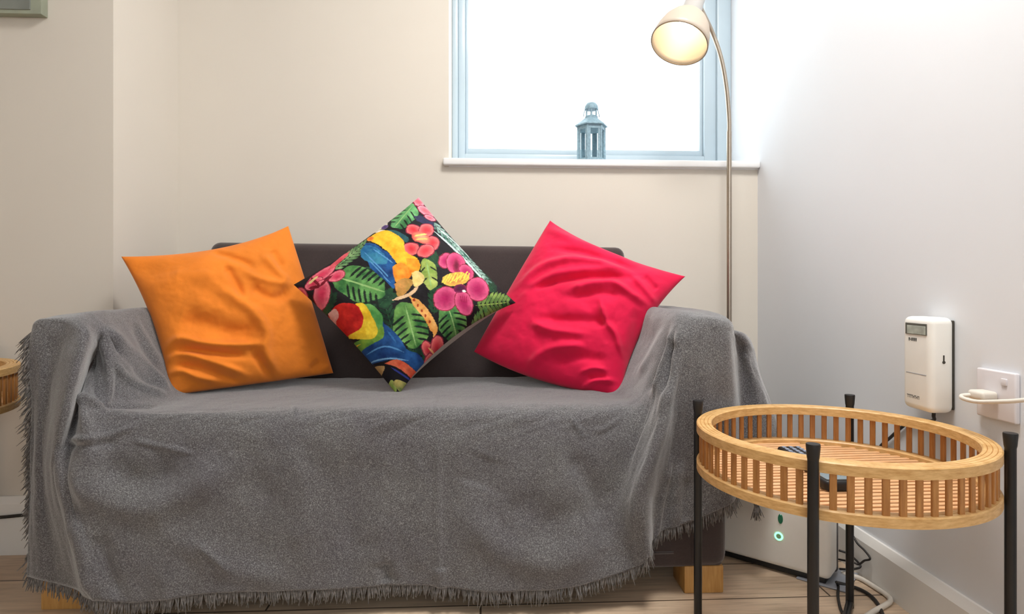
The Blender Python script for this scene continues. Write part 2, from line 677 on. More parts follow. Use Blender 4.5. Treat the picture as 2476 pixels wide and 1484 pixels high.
C.append([(-0.815, 1.98, .55), (-0.812, 1.75, .55), (-0.808, 1.53, .55), (-0.806, 1.41, .575),
          at(228, 860, 1.415), at(190, 975, 1.376), at(152, 1160, 1.306), at(222, 1444, 1.312)])
C.append([(-0.79, 1.86, .45), (-0.76, 1.72, .44), (-0.755, 1.55, .435), (-0.775, 1.42, .442),
          at(214, 978, 1.340), at(206, 1060, 1.306), at(200, 1230, 1.309), at(262, 1452, 1.303)])
C.append([(-0.69, SEAT_Y[0], .425), (-0.66, SEAT_Y[1], .421), (-0.65, SEAT_Y[2], .423), (-0.66, SEAT_Y[3], .425),
          at(300, 1022, 1.347), at(290, 1130, 1.328), at(300, 1290, 1.318), at(335, 1456, 1.308)])
for (xs, px, y4, y5, hem, yh, dep) in ((-.47, 520, 1035, 1150, 1433, 1.315, 1.332), (-.25, 770, 1045, 1165, 1424, 1.33, 1.34), (-.03, 1000, 1050, 1175, 1413, 1.333, 1.340), (.15, 1200, 1052, 1178, 1428, 1.322, 1.335), (.29, 1390, 1050, 1175, 1414, 1.318, 1.330)):
    C.append([(xs, SEAT_Y[0], .425), (xs, SEAT_Y[1], .421), (xs, SEAT_Y[2], .422), (xs, SEAT_Y[3], .425),
              at(px, y4, 1.357), at(px, y5, dep + .008), at(px, 1300, dep - .004), at(px, hem, yh)])
C.append([(.345, SEAT_Y[0], .432), (.355, 1.70, .43), (.365, 1.54, .432), (.375, 1.42, .44),
          at(1545, 1035, 1.366), at(1490, 1180, 1.362), at(1480, 1290, 1.345), at(1532, 1372, 1.325)])
C.append([(.42, 1.98, .55), (.422, 1.75, .55), (.425, 1.54, .55), (.428, 1.41, .575),
          at(1618, 890, 1.365), at(1592, 1040, 1.312), at(1556, 1200, 1.300), at(1566, 1346, 1.312)])
C.append([(.448, 1.98, AZ - .006), (.448, 1.75, AZ), (.448, 1.53, AZ), (.449, 1.392, AZ - .004),
          at(1655, 850, 1.345), at(1626, 1050, 1.350), at(1594, 1200, 1.362), at(1578, 1290, 1.362)])
C.append([(.50, 1.98, AZ), (.50, 1.75, AZ + .002), (.50, 1.53, AZ + .002), (.50, 1.385, AZ),
          at(1706, 812, 1.350), at(1692, 1000, 1.350), at(1680, 1140, 1.356), at(1672, 1258, 1.358)])
C.append([(.56, 1.98, AZ - .004), (.562, 1.75, AZ), (.562, 1.53, AZ), (.562, 1.392, AZ - .008),
          at(1765, 812, 1.356), at(1768, 980, 1.356), at(1768, 1110, 1.36), at(1764, 1216, 1.362)])
C.append([(.578, 1.98, .57), (.58, 1.75, .57), (.58, 1.58, .57), (.579, 1.43, .60),
          at(1784, 846, 1.440), at(1791, 970, 1.445), at(1786, 1090, 1.435), at(1784, 1190, 1.430)])
C.append([(.588, 1.98, .50), (.590, 1.78, .50), (.600, 1.62, .52), at(1790, 806, 1.45),
          at(1814, 872, 1.435), at(1836, 985, 1.430), at(1828, 1100, 1.425), at(1812, 1205, 1.415)])
C.append([(.592, 1.98, .40), (.598, 1.80, .40), (.622, 1.66, .45), at(1799, 816, 1.51),
          at(1842, 902, 1.475), at(1876, 1026, 1.462), at(1862, 1120, 1.445), at(1828, 1222, 1.430)])
C = np.array(C, float)
NU, NV = 420, 250
# spread the samples by arc length
cl = np.r_[0, np.cumsum(np.maximum(np.linalg.norm(np.diff(C[:, 5], axis=0), axis=1), np.linalg.norm(np.diff(C[:, 2], axis=0), axis=1)))]
tu = np.interp(np.linspace(0, cl[-1], NU), cl, np.arange(len(C)))
rl = np.r_[0, np.cumsum(np.linalg.norm(np.diff(C[9], axis=0), axis=1))]
tv = np.interp(np.linspace(0, rl[-1], NV), rl, np.arange(8))
WU, WV = cubic_weights(len(C), tu), cubic_weights(8, tv)
P = np.einsum('ui,ijk,vj->uvk', WU, C, WV)


def k5(pts, ox, oy, s):
    return [(ox + x / s, oy + y / s) for x, y in pts]


TH_STROKES = [
    # inner left arm folds
    ([(251, 806), (265, 876), (257, 975)], 9, .009), ([(230, 860), (225, 910), (238, 978)], 11, -.006),
    ([(265, 800), (314, 844), (362, 890), (404, 946)], 8, .009), ([(275, 873), (302, 910), (362, 944), (399, 956)], 8, .008),
    ([(262, 816), (314, 876), (338, 910), (380, 936)], 9, -.008), ([(328, 780), (358, 837), (387, 880)], 7, .006),
    ([(318, 790), (348, 850), (385, 905)], 8, -.005),
    ([(190, 957), (215, 972), (246, 988)], 7, .008), ([(246, 986), (300, 985), (380, 986)], 4, -.005),
    # inner right arm folds
    ([(1609, 790), (1582, 849), (1551, 904)], 7, .008), ([(1633, 794), (1609, 884), (1590, 955)], 8, .010),
    ([(1619, 812), (1588, 905), (1570, 945)], 8, -.009), ([(1650, 798), (1630, 908), (1600, 994)], 8, .009),
    ([(1640, 826), (1606, 950)], 7, -.009), ([(1617, 1111), (1590, 1220), (1576, 1340)], 9, .008),
    ([(1500, 1010), (1470, 1030), (1440, 1045)], 5, .003), ([(1380, 1010), (1400, 1040), (1410, 1060)], 4, .004),
    # front panel
    ([(150, 1062), (215, 1060), (280, 1048), (330, 1030)], 6, .005), ([(330, 1066), (400, 1080), (470, 1096)], 5, .004),
    ([(150, 1078), (220, 1078), (290, 1068)], 8, -.004),
    ([(165, 1120), (220, 1180), (330, 1225), (440, 1200), (560, 1120)], 34, .012),
    ([(240, 1110), (330, 1160), (430, 1130)], 36, -.010),
    ([(180, 1250), (205, 1340), (222, 1440)], 16, .010), ([(240, 1290), (260, 1380), (290, 1440)], 26, -.008),
    ([(480, 1310), (530, 1350), (560, 1380)], 6, .004), ([(420, 1290), (560, 1370), (700, 1400)], 34, .007),
    ([(700, 1080), (730, 1200), (720, 1330)], 40, .006), ([(880, 1090), (860, 1240), (880, 1360)], 45, -.005),
    ([(1058, 1030), (1060, 1200), (1062, 1420)], 7, .003), ([(1050, 1010), (1052, 960)], 5, .002),
    ([(1120, 1240), (1220, 1330), (1340, 1360), (1440, 1320)], 40, .010), ([(1240, 1200), (1330, 1260), (1430, 1220)], 46, -.009),
    ([(1380, 1100), (1430, 1180), (1450, 1260)], 30, -.008), ([(930, 1360), (935, 1410)], 16, -.010), ([(1066, 1370), (1064, 1424)], 14, .007),
    ([(610, 1130), (640, 1260), (620, 1400)], 40, -.005), ([(1180, 1100), (1150, 1180)], 40, -.005),
    ([(713, 985), (712, 1020)], 5, .003), ([(770, 990), (860, 998), (1000, 995)], 10, .002),
    # arm fronts
    ([(100, 830), (104, 1000), (98, 1300)], 14, .003), ([(1700, 860), (1706, 980), (1700, 1180)], 18, .003),
    ([(1640, 1120), (1632, 1220), (1628, 1270)], 10, .006), ([(1660, 1150), (1654, 1262)], 10, -.004),
]
N = grid_normals(P)
cn = np.array([0, -1.0, 0.8])
if (N[NU // 2, NV // 3] @ cn) < 0: N = -N
qx, qy = proj(P)
sil = (N @ np.array([0.0, -1, 0.0])) + (N @ np.array([0, 0, 1.0]))
vis = np.clip(sil * 2, 0, 1)
P = P + N * (1.35 * folds(qx, qy, TH_STROKES) * vis)[..., None]
uu, vv = np.meshgrid(np.linspace(0, cl[-1], NU), np.linspace(0, rl[-1], NV), indexing='ij')
frontw = np.clip((vv - rl[3]) / 0.1, 0, 1)
P = P + N * (((fbm(uu * 9, vv * 5, 3) - .47) * 0.022 * frontw + (fbm(uu * 22, vv * 22, 9) - .47) * 0.004))[..., None]
# hem waver
throw = empty('throw_blanket', (-0.2, 1.6, 0.43), 'grey woven throw with fringed hem draped over the sofa seat and both arms', 'throw')
cloth = mesh_obj('woven_cloth', P.reshape(-1, 3), grid_faces(NU, NV), M_throw, throw)
sm = cloth.modifiers.new('thickness', 'SOLIDIFY'); sm.thickness = 0.003; sm.offset = -1


def strand(mb, p, d, L, r=0.0013):
    p = Vector(p); d = Vector(d).normalized()
    side = Vector((random.uniform(-1, 1), random.uniform(-.5, .3), random.uniform(-.3, .3)))
    a = p - d * 0.004
    b = p + d * L * .5 + side * L * .12
    c = p + d * L + side * L * .30 + Vector((0, 0, -0.002))
    V = []
    for q, rr in ((a, r), (b, r * 1.15), (c, r * .5)):
        for k in range(3):
            an = 2 * math.pi * k / 3
            V.append(q + Vector((math.cos(an) * rr, math.sin(an) * rr * .8, math.sin(an) * rr * .4)))
    Fc = []
    for i in range(2):
        for k in range(3):
            Fc.append((i * 3 + k, i * 3 + (k + 1) % 3, i * 3 + 3 + (k + 1) % 3, i * 3 + 3 + k))
    Fc.append((6, 7, 8))
    mb.add(V, Fc)


def hem_points(line, step):
    L = np.r_[0, np.cumsum(np.linalg.norm(np.diff(line, axis=0), axis=1))]
    t = np.arange(0, L[-1], step)
    return np.stack([np.interp(t, L, line[:, k]) for k in range(3)], 1)


fr = MB()
for p in hem_points(P[:, -1], 0.0021):
    if p[0] > 0.60: continue
    L = random.uniform(.017, .03)
    strand(fr, p, (random.uniform(-.25, .25), -.12, -1), L, random.uniform(.0011, .0019))
o = fr.build('front_fringe', M_fringe, throw, smooth=True); o['kind'] = 'stuff'
fr = MB()
left_line = np.concatenate([P[0, NV // 4:]])
for i, p in enumerate(hem_points(left_line, 0.0016)):
    k = np.clip((p[2] - .20) / .4, 0, 1)
    if p[2] < .19 and random.random() < 0.8: continue
    L = random.uniform(.014, .022) + .022 * k * random.uniform(.3, 1)
    strand(fr, p, (-.45 - .55 * k * random.random() ** 2, random.uniform(-.6, .1), -.75 - .5 * random.random()), L, random.uniform(.0012, .002))
o = fr.build('side_fringe', M_fringe, throw, smooth=True); o['kind'] = 'stuff'
fr = MB()
tip = Vector(P[-1, -1])
for i in range(26):
    strand(fr, tip + Vector((random.uniform(-.006, .006), 0, 0)), (random.uniform(-.25, .3), -.1, -1), random.uniform(.018, .036), .0016)
o = fr.build('corner_tassel', M_fringe, throw, smooth=True); o['kind'] = 'stuff'


# ------------------------------------------------------------------ cushions
def cushion_surface(cor, n, con, bf, strokes=(), sgn=1, seed=1, soft=8, expand=0, amp=0.002, power=0.5):
    """cor: TL, TR, BR, BL room points; con: concavity of left, right, top, bottom"""
    TL, TR, BR, BL = [np.array(c, float) for c in cor]
    s1 = np.sin(np.linspace(-math.pi / 2, math.pi / 2, n)) * .5 + np.linspace(-1, 1, n) * .5
    s, t = np.meshgrid(s1, s1, indexing='ij')
    cl_, cr_, ct_, cb_ = con
    cs = np.where(s < 0, cl_, cr_); ct = np.where(t > 0, ct_, cb_)
    es = np.abs(s) ** expand if expand else 1
    et = np.abs(t) ** expand if expand else 1
    s2 = s * (1 - cs * (1 - t ** 2) * np.abs(s) * es)
    t2 = t * (1 - ct * (1 - s ** 2) * np.abs(t) * et)
    a = ((s2 + 1) / 2)[..., None]; b = ((t2 + 1) / 2)[..., None]
    base = (1 - a) * (1 - b) * BL + a * (1 - b) * BR + a * b * TR + (1 - a) * b * TL
    nrm = np.cross(TR - BL, TL - BR); nrm /= np.linalg.norm(nrm)
    if nrm[1] > 0: nrm = -nrm
    wgt = np.clip((1 - s ** 2) * (1 - t ** 2), 0, 1)
    T = bf * wgt ** power
    qx, qy = proj(base)
    h = 1.7 * folds(qx, qy, strokes) * wgt ** 0.22 + (fbm(s * 5 + 9, t * 5 + 9, seed) - .47) * amp * 6 * wgt ** .4
    Q = base + nrm * ((T * sgn) + (h if sgn > 0 else 0))[..., None]
    return Q, base, s, t


def cushion_mesh(name, cor, con, bf, bb, strokes, mat, label, n=150, seed=1):
    Qf, _, _, _ = cushion_surface(cor, n, con, bf, strokes, 1, seed)
    Qb, _, _, _ = cushion_surface(cor, n, con, bb, (), -1, seed)
    # one closed cover: back grid joined to the front along its rim
    edge = np.zeros((n, n), bool); edge[0] = edge[-1] = True; edge[:, 0] = edge[:, -1] = True
    V = Qf.reshape(-1, 3).tolist()
    idx = np.arange(n * n).reshape(n, n).copy()
    k = len(V)
    for i in range(n):
        for j in range(n):
            if not edge[i, j]:
                idx[i, j] = k; k += 1; V.append(Qb[i, j].tolist())
    Fc = grid_faces(n, n)
    a = idx[:-1, :-1].ravel(); b = idx[1:, :-1].ravel(); c = idx[1:, 1:].ravel(); d = idx[:-1, 1:].ravel()
    Fc += np.stack([a, d, c, b], 1).tolist()
    o = mesh_obj(name, V, Fc, mat)
    tag(o, label, 'cushion', 'cushions on the sofa')
    sub_center(o)
    return o


def sub_center(o):
    me = o.data
    z = min(v.co.z for v in me.vertices)
    c = sum((v.co for v in me.vertices), Vector()) / len(me.vertices)
    c.z = z
    me.transform(Matrix.Translation(-c)); o.location = c


OR_S = [([(340, 1100), (440, 1042), (640, 1085), (980, 1085)], 26, .010), ([(450, 900), (700, 980), (950, 1050)], 70, -.012),
        ([(350, 1190), (430, 1138), (620, 1190), (900, 1285)], 24, .009), ([(360, 1140), (500, 1118), (700, 1140), (900, 1165)], 24, -.009),
        ([(375, 1270), (450, 1255), (560, 1300), (700, 1330)], 22, .008), ([(390, 1225), (520, 1225), (700, 1280), (860, 1330)], 22, -.007),
        ([(700, 720), (900, 850), (1010, 1000), (1010, 1120), (1080, 1280)], 42, .010), ([(740, 560), (820, 700), (845, 790)], 30, -.008),
        ([(650, 440), (800, 500), (940, 565)], 26, -.008), ([(1000, 480), (1100, 600), (1180, 660)], 30, .007),
        ([(1060, 440), (1130, 560)], 28, -.006), ([(900, 700), (1050, 780), (1180, 720)], 36, -.009), ([(860, 600), (1000, 660), (1180, 680)], 26, .006),
        ([(925, 1130), (1030, 1250), (1105, 1345)], 30, -.010), ([(1350, 1300), (1420, 1250), (1480, 1200)], 24, .005), ([(1330, 1240), (1400, 1180)], 24, -.005),
        ([(100, 540), (250, 590), (420, 620)], 60, -.006), ([(300, 660), (500, 620), (700, 640)], 60, .006)]
OR_S = [(k5(p, 280, 460, 2.8537), wd / 2.8537, am) for p, wd, am in OR_S]
cor_o = (at(293, 620, 1.625), at(697, 546, 1.80), at(806, 902, 1.79), at(411, 956, 1.585))
cushion_mesh('throw_cushion', cor_o, (.085, .0, .135, .0), .085, .05, OR_S, M_orange,
             'plain orange cushion leaning in the left corner of the sofa', seed=4)
PK_S = [([(430, 600), (600, 470), (800, 420), (1000, 430), (1200, 460)], 34, .010), ([(700, 320), (900, 345), (1100, 400), (1300, 470)], 30, -.009),
        ([(620, 110), (850, 230), (1100, 300), (1300, 400)], 40, .009), ([(450, 700), (650, 560), (900, 510), (1250, 470)], 30, .006),
        ([(480, 650), (700, 600), (950, 560), (1300, 540)], 28, -.009), ([(800, 670), (1000, 620), (1150, 600), (1300, 680), (1420, 740)], 30, .010),
        ([(850, 720), (1050, 680), (1200, 690)], 30, -.007), ([(1060, 740), (1100, 880), (1170, 980), (1210, 1120)], 22, .008),
        ([(1000, 800), (1050, 920), (1110, 1040)], 30, -.002), ([(540, 900), (700, 960), (950, 990)], 32, .009),
        ([(620, 870), (900, 885), (1150, 890)], 36, -.008), ([(480, 1220), (650, 1100), (950, 1070)], 34, .009),
        ([(700, 1180), (900, 1150), (1100, 1160)], 36, -.006), ([(880, 1380), (1020, 1310), (1160, 1310)], 22, .008),
        ([(950, 1285), (1100, 1285)], 18, -.006), ([(900, 1255), (1000, 1225), (1100, 1235)], 18, .006), ([(1350, 780), (1300, 1000), (1260, 1200)], 40, -.008),
        ([(1290, 520), (1400, 640), (1480, 720)], 26, .006), ([(1380, 520), (1480, 620)], 26, -.006)]
PK_S = [(k5(p, 1130, 520, 3.2255), wd / 3.2255, am) for p, wd, am in PK_S]
cor_p = (at(1330, 533, 1.825), at(1657, 668, 1.68), at(1500, 962, 1.60), at(1146, 850, 1.775))
cushion_mesh('throw_cushion', cor_p, (.0, .15, .11, -.10), .09, .05, PK_S, M_pink,
             'hot pink cushion leaning against the right arm of the sofa', seed=6)

# --- printed cushion
KX, KY, KS = 700.0, 460.0, 2.968


def paint(cx, cy):
    n1 = fbm(cx / 55, cy / 55, 21); n2 = fbm(cx / 18, cy / 18, 33, 3)
    rgb = np.empty(cx.shape + (3,)); rgb[:] = lin(24, 21, 26)[:3]

    def put(mask, col, col2=None, f=None, tex=0.35):
        c = np.array(lin(*col)[:3])
        if col2 is not None:
            c2 = np.array(lin(*col2)[:3])
            ff = n1 * 1.6 - .3 if f is None else f
            ff = np.clip(ff, 0, 1)[mask][:, None]
            cc = c * (1 - ff) + c2 * ff
        else:
            cc = np.repeat(c[None], mask.sum(), 0)
        cc = cc * (1 - tex / 2 + tex * 1.1 * n2[mask][:, None])
        rgb[mask] = cc

    def poly(pts, col, col2=None, f=None, tex=.35, wob=5):
        pts = smooth_line(list(pts) + [pts[0]], 5)
        X = cx + (n2 - .47) * wob * 2; Y = cy + (n1 - .47) * wob * 2
        xs = [p[0] for p in pts]; ys = [p[1] for p in pts]
        m = (X > min(xs)) & (X < max(xs)) & (Y > min(ys)) & (Y < max(ys))
        xm, ym = X[m], Y[m]
        ins = np.zeros(xm.shape, bool)
        for (x0, y0), (x1, y1) in zip(pts, pts[1:] + pts[:1]):
            if y0 == y1: continue
            c = (y0 > ym) != (y1 > ym)
            ins ^= c & (xm < (x1 - x0) * (ym - y0) / (y1 - y0) + x0)
        mm = np.zeros(cx.shape, bool); mm[m] = ins
        put(mm, col, col2, f, tex)
        return mm

    def ell(x, y, rx, ry, rot, col, col2=None, edge=True):
        a = math.radians(rot); dx, dy = cx - x + (n2 - .47) * 14, cy - y + (n1 - .47) * 14
        u = (dx * math.cos(a) + dy * math.sin(a)) / rx; v = (-dx * math.sin(a) + dy * math.cos(a)) / ry
        r = u * u + v * v
        put(r < 1, col, col2, r if edge else None)

    def line(pts, wd, col, col2=None, taper=True):
        d, t = seg_dist(cx, cy, smooth_line(pts, 5))
        w_ = wd * (np.clip(np.minimum(t, 1 - t) * 6, .25, 1) if taper else 1)
        put(d < w_, col, col2)

    def monstera(x, y, r, ang, col=(38, 96, 48), col2=(120, 172, 92), cuts=6, w_=.72):
        a = math.radians(ang); ca, sa = math.cos(a), math.sin(a)
        pts = []
        for k in range(28):
            b = 2 * math.pi * k / 28
            rr = r * (1 - .18 * math.cos(b)) * (1 + .06 * math.sin(5 * b))
            lx, ly = rr * math.cos(b), rr * w_ * math.sin(b)
            pts.append((x + lx * ca - ly * sa, y + lx * sa + ly * ca))
        poly(pts, col, col2)
        for sgn in (-1, 1):
            for k in range(cuts):
                q = -.62 + 1.35 * k / cuts
                p0 = (q * r, sgn * .14 * r); p1 = ((q + .30) * r, sgn * .95 * r * w_ * 1.1)
                line([(x + px * ca - py * sa, y + px * sa + py * ca) for px, py in (p0, ((p0[0] + p1[0]) / 2 - .02 * r, (p0[1] + p1[1]) / 2), p1)], r * .045, (22, 34, 28))
        line([(x - r * ca, y - r * sa), (x + r * .8 * ca, y + r * .8 * sa)], r * .03, (150, 190, 120))

    def frond(p0, p1, n_, ln, col, col2, wd=8, spread=50):
        line([p0, p1], 4, col2)
        a0 = math.atan2(p1[1] - p0[1], p1[0] - p0[0])
        for k in range(n_):
            q = (k + .5) / n_
            bx, by = p0[0] + (p1[0] - p0[0]) * q, p0[1] + (p1[1] - p0[1]) * q
            L_ = ln * (1 - .45 * abs(q - .4) / .6)
            for sg in (-1, 1):
                aa = a0 + sg * math.radians(spread)
                line([(bx, by), (bx + L_ * math.cos(aa), by + L_ * math.sin(aa))], wd, col, col2)

    def flower(petals, col, col2):
        for (x, y, rx, ry, ro) in petals:
            ell(x, y, rx + 6, ry + 6, ro, (120, 24, 50), (150, 40, 66))
            ell(x, y, rx, ry, ro, col, col2)

    # foliage
    for (p0, p1) in (((480, 640), (640, 900)), ((700, 560), (560, 700)), ((760, 1060), (700, 860)), ((1100, 1120), (960, 1200)), ((1080, 620), (1000, 520)), ((1040, 940), (1060, 760)), ((560, 1330), (470, 1150)), ((1480, 760), (1380, 640)), ((250, 900), (330, 780)), ((860, 1330), (900, 1150)), ((650, 900), (760, 800))):
        frond(p0, p1, 6, 80, (18, 44, 34), (40, 84, 52), 10, 44)
    frond((1020, 250), (1420, 680), 15, 80, (34, 96, 80), (176, 206, 196), 8, 28)
    line([(1030, 330), (1200, 480), (1400, 690)], 7, (196, 216, 214))
    line([(1060, 300), (1230, 430), (1300, 520)], 5, (210, 224, 220))
    frond((330, 610), (560, 420), 9, 90, (44, 96, 54), (140, 176, 120), 9, 38)
    monstera(560, 740, 190, 20, (30, 88, 44), (116, 176, 96), 6, .62)
    monstera(815, 235, 120, 125, (34, 96, 52), (120, 186, 120), 4, .7)
    monstera(885, 1035, 150, 75, (34, 96, 44), (134, 186, 98), 5, .8)
    monstera(1180, 1000, 125, 70, (32, 96, 48), (126, 180, 98), 5, .8)
    monstera(1010, 690, 110, 80, (96, 136, 48), (190, 204, 110), 2, .5)
    frond((1330, 860), (1570, 810), 8, 110, (36, 90, 44), (150, 180, 90), 10, 48)
    frond((1300, 1060), (1420, 900), 7, 95, (40, 104, 52), (134, 178, 100), 11, 46)
    monstera(1400, 960, 95, 300, (48, 108, 44), (150, 190, 100), 4, .6)
    poly([(600, 1270), (690, 1280), (650, 1350), (630, 1370)], (150, 110, 60), (214, 178, 120))
    poly([(690, 1420), (740, 1370), (770, 1440), (720, 1460)], (96, 140, 56), (196, 204, 110))
    poly([(740, 1390), (780, 1370), (870, 1400), (850, 1440), (800, 1450)], (60, 100, 50), (206, 188, 110))
    line([(905, 230), (1000, 270), (1040, 300)], 28, (30, 30, 54), (58, 60, 96))
    poly([(690, 330), (770, 340), (860, 400), (850, 440), (780, 400)], (24, 66, 80), (60, 110, 110))
    # orchid, white and purple
    for (x, y, rx, ry, ro) in ((640, 300, 52, 20, 150), (660, 330, 46, 18, 20), (690, 255, 40, 16, 70), (630, 270, 34, 14, 40)):
        ell(x, y, rx, ry, ro, (232, 226, 214), (170, 160, 130))
    ell(690, 292, 26, 22, 0, (70, 50, 100), (110, 90, 140))
    # flowers
    flower([(925, 95, 46, 32, 60), (980, 170, 60, 34, 30), (1010, 225, 40, 20, 20)], (222, 96, 110), (246, 160, 176))
    flower([(240, 640, 120, 40, 150), (190, 690, 70, 34, 160), (360, 660, 62, 34, 160), (90, 745, 50, 30, 40), (250, 770, 92, 62, 100)], (206, 50, 86), (232, 124, 140))
    for p1 in ((160, 640), (150, 720), (330, 650)):
        line([(240, 720), p1], 10, (120, 20, 40))
    line([(150, 690), (220, 640)], 10, (216, 190, 130))
    line([(300, 600), (440, 470)], 20, (190, 50, 70), (224, 100, 110))
    flower([(900, 345, 54, 42, 30), (985, 340, 58, 46, 120), (1030, 440, 56, 42, 100), (885, 490, 52, 44, 20), (985, 505, 58, 42, 150)], (218, 50, 62), (242, 120, 120))
    ell(950, 405, 66, 46, 20, (238, 160, 120), (216, 80, 80))
    line([(905, 400), (990, 370)], 6, (244, 214, 120)); line([(915, 425), (1000, 410)], 6, (244, 200, 110))
    flower([(1120, 560, 42, 58, 20), (1190, 570, 62, 78, 0), (1265, 630, 44, 56, 150), (1345, 745, 76, 80, 20), (1120, 830, 86, 72, 140), (1248, 850, 58, 82, 160)], (176, 24, 92), (226, 96, 140))
    ell(1195, 590, 26, 60, 0, (110, 16, 50), (190, 50, 100))
    ell(1190, 690, 98, 48, 165, (206, 130, 70), (230, 190, 80))
    for k in range(13):
        x = 1110 + k * 13.5; yy = 700 - k * 3 + 12 * math.sin(k * 2.1)
        line([(x - 12, yy + 22), (x + 4, yy - 2 + 8 * math.sin(k * 3.3)), (x + 14, yy - 26)], 4, (240, 214, 84), taper=False)
    ell(1220, 755, 46, 30, 160, (60, 16, 50), (130, 30, 80))
    line([(1235, 770), (1262, 770)], 8, (240, 230, 230))
    for k in range(4): line([(1222 + k * 14, 800), (1232 + k * 12, 850)], 3, (150, 24, 70))
    # long yellow bird with a blue wing
    poly([(600, 620), (550, 440), (610, 430), (690, 490), (780, 570), (760, 640), (775, 740), (765, 775), (730, 740), (690, 700)], (18, 46, 100), (40, 104, 172))
    poly([(525, 480), (560, 440), (640, 470), (720, 560), (700, 600), (600, 580), (540, 540)], (20, 84, 140), (70, 150, 176))
    for (a_, b_) in (((560, 500), (740, 700)), ((590, 560), (750, 740)), ((620, 480), (770, 600))):
        line([a_, b_], 4, (90, 150, 200))
    poly([(578, 380), (620, 345), (700, 330), (770, 370), (830, 430), (845, 510), (925, 560), (948, 620), (920, 665), (850, 650), (790, 600), (740, 530), (670, 460), (600, 410)], (238, 160, 24), (250, 212, 60))
    ell(590, 385, 26, 22, 0, (236, 110, 40), (240, 160, 60))
    poly([(755, 620), (820, 590), (890, 650), (870, 700), (820, 745), (775, 720)], (240, 126, 26), (248, 176, 60))
    poly([(850, 560), (930, 570), (940, 640), (870, 650)], (232, 120, 24), (246, 180, 50))
    poly([(770, 740), (830, 700), (900, 720), (860, 790), (800, 830)], (150, 130, 60), (226, 150, 80))
    poly([(890, 660), (930, 650), (975, 690), (960, 740), (910, 760), (895, 720)], (228, 200, 110), (244, 226, 160))
    line([(760, 850), (880, 810), (940, 750)], 11, (226, 190, 150))
    line([(880, 830), (980, 930), (1040, 1030), (1040, 1080)], 28, (226, 140, 44), (242, 186, 110))
    for k in range(5): ell(905 + k * 26, 850 + k * 34, 8, 10, 0, (170, 60, 30))
    # macaw
    poly([(640, 900), (700, 1000), (790, 1080), (850, 1170), (940, 1200), (985, 1300), (950, 1330), (800, 1240), (560, 1250), (470, 1170), (600, 1110)], (16, 40, 96), (40, 96, 160))
    poly([(420, 1110), (560, 1080), (660, 980), (690, 1020), (690, 1090), (600, 1130), (480, 1170)], (60, 130, 60), (140, 176, 60))
    poly([(560, 870), (620, 880), (690, 960), (660, 1040), (600, 980)], (60, 140, 70), (130, 186, 100))
    poly([(500, 860), (560, 870), (620, 960), (650, 1060), (590, 1100), (470, 1080), (390, 1060), (430, 1120), (520, 1120), (420, 1090)], (240, 186, 30), (250, 224, 70))
    poly([(280, 910), (370, 858), (500, 870), (550, 950), (530, 1020), (450, 1050), (390, 1050), (340, 1000)], (176, 16, 24), (226, 50, 40))
    poly([(285, 900), (350, 880), (370, 930), (340, 960), (350, 1010), (310, 980)], (206, 130, 124), (238, 190, 180))
    line([(560, 1190), (700, 1150), (830, 1190)], 5, (90, 150, 206)); line([(560, 1245), (700, 1230), (860, 1240)], 5, (120, 170, 214))
    line([(720, 1050), (780, 1130)], 6, (50, 110, 170))
    poly([(690, 1260), (800, 1240), (930, 1320), (955, 1350), (930, 1385), (800, 1300)], (206, 60, 40), (240, 130, 90))
    line([(740, 1290), (880, 1370)], 6, (50, 60, 140))
    flower([(1000, 1170, 60, 36, 60), (1060, 1150, 44, 80, 10), (1010, 1250, 40, 70, 10)], (196, 44, 60), (236, 120, 116))
    line([(1000, 1150), (1060, 1190)], 6, (236, 180, 120))
    return rgb


cor_x = (at(1012, 477, 1.80), at(1247, 732, 1.70), at(962, 957, 1.625), at(710, 688, 1.685))
pc = empty('throw_cushion', (-0.22, 1.68, 0.425), 'diamond set cushion printed with parrots and tropical flowers, between the orange and pink cushions', 'cushion', 'cushions on the sofa')
NP = 330
PR_S = [([(1000, 560), (1030, 640), (1040, 740)], 20, .004), ([(800, 720), (880, 760), (960, 770)], 22, .004), ([(930, 940), (950, 880), (990, 830)], 14, .005), ([(960, 950), (1000, 900)], 12, -.005),
        ([(1180, 740), (1120, 770), (1060, 800)], 18, .004), ([(1000, 500), (985, 560)], 12, .004), ([(760, 690), (820, 700)], 12, .004)]
Qf, base, s, t = cushion_surface(cor_x, NP, (.07, .155, .05, .045), .085, PR_S, 1, 8, amp=.0015)
bx, by = proj(base)
rgb = paint((bx - KX) * KS, (by - KY) * KS)
front = mesh_obj('printed_front', Qf.reshape(-1, 3), grid_faces(NP, NP), M_print, pc)
ca = front.data.color_attributes.new('print', 'FLOAT_COLOR', 'POINT')
ca.data.foreach_set('color', np.concatenate([rgb, np.ones(rgb.shape[:2] + (1,))], -1).ravel().astype(np.float32))
nb = 90
Qb, _, _, _ = cushion_surface(cor_x, nb, (.07, .155, .05, .045), .05, (), -1, 8, expand=14)
bo = mesh_obj('plain_back', Qb.reshape(-1, 3), [f[::-1] for f in grid_faces(nb, nb)], M_backing, pc)
bo['label'] = 'plain grey backing cloth'


# ------------------------------------------------------------------ bamboo tray tables
def ring_prof(r, z0, z1, wd, grooves):
    pts = [(r, z0), (r, z1 - .002), (r - .002, z1)]
    for g in range(1, grooves):
        q = r - wd * g / grooves
        pts += [(q + .0008, z1), (q, z1 - .0018), (q - .0008, z1)]
    pts += [(r - wd + .002, z1), (r - wd, z1 - .002), (r - wd, z0)]
    return pts


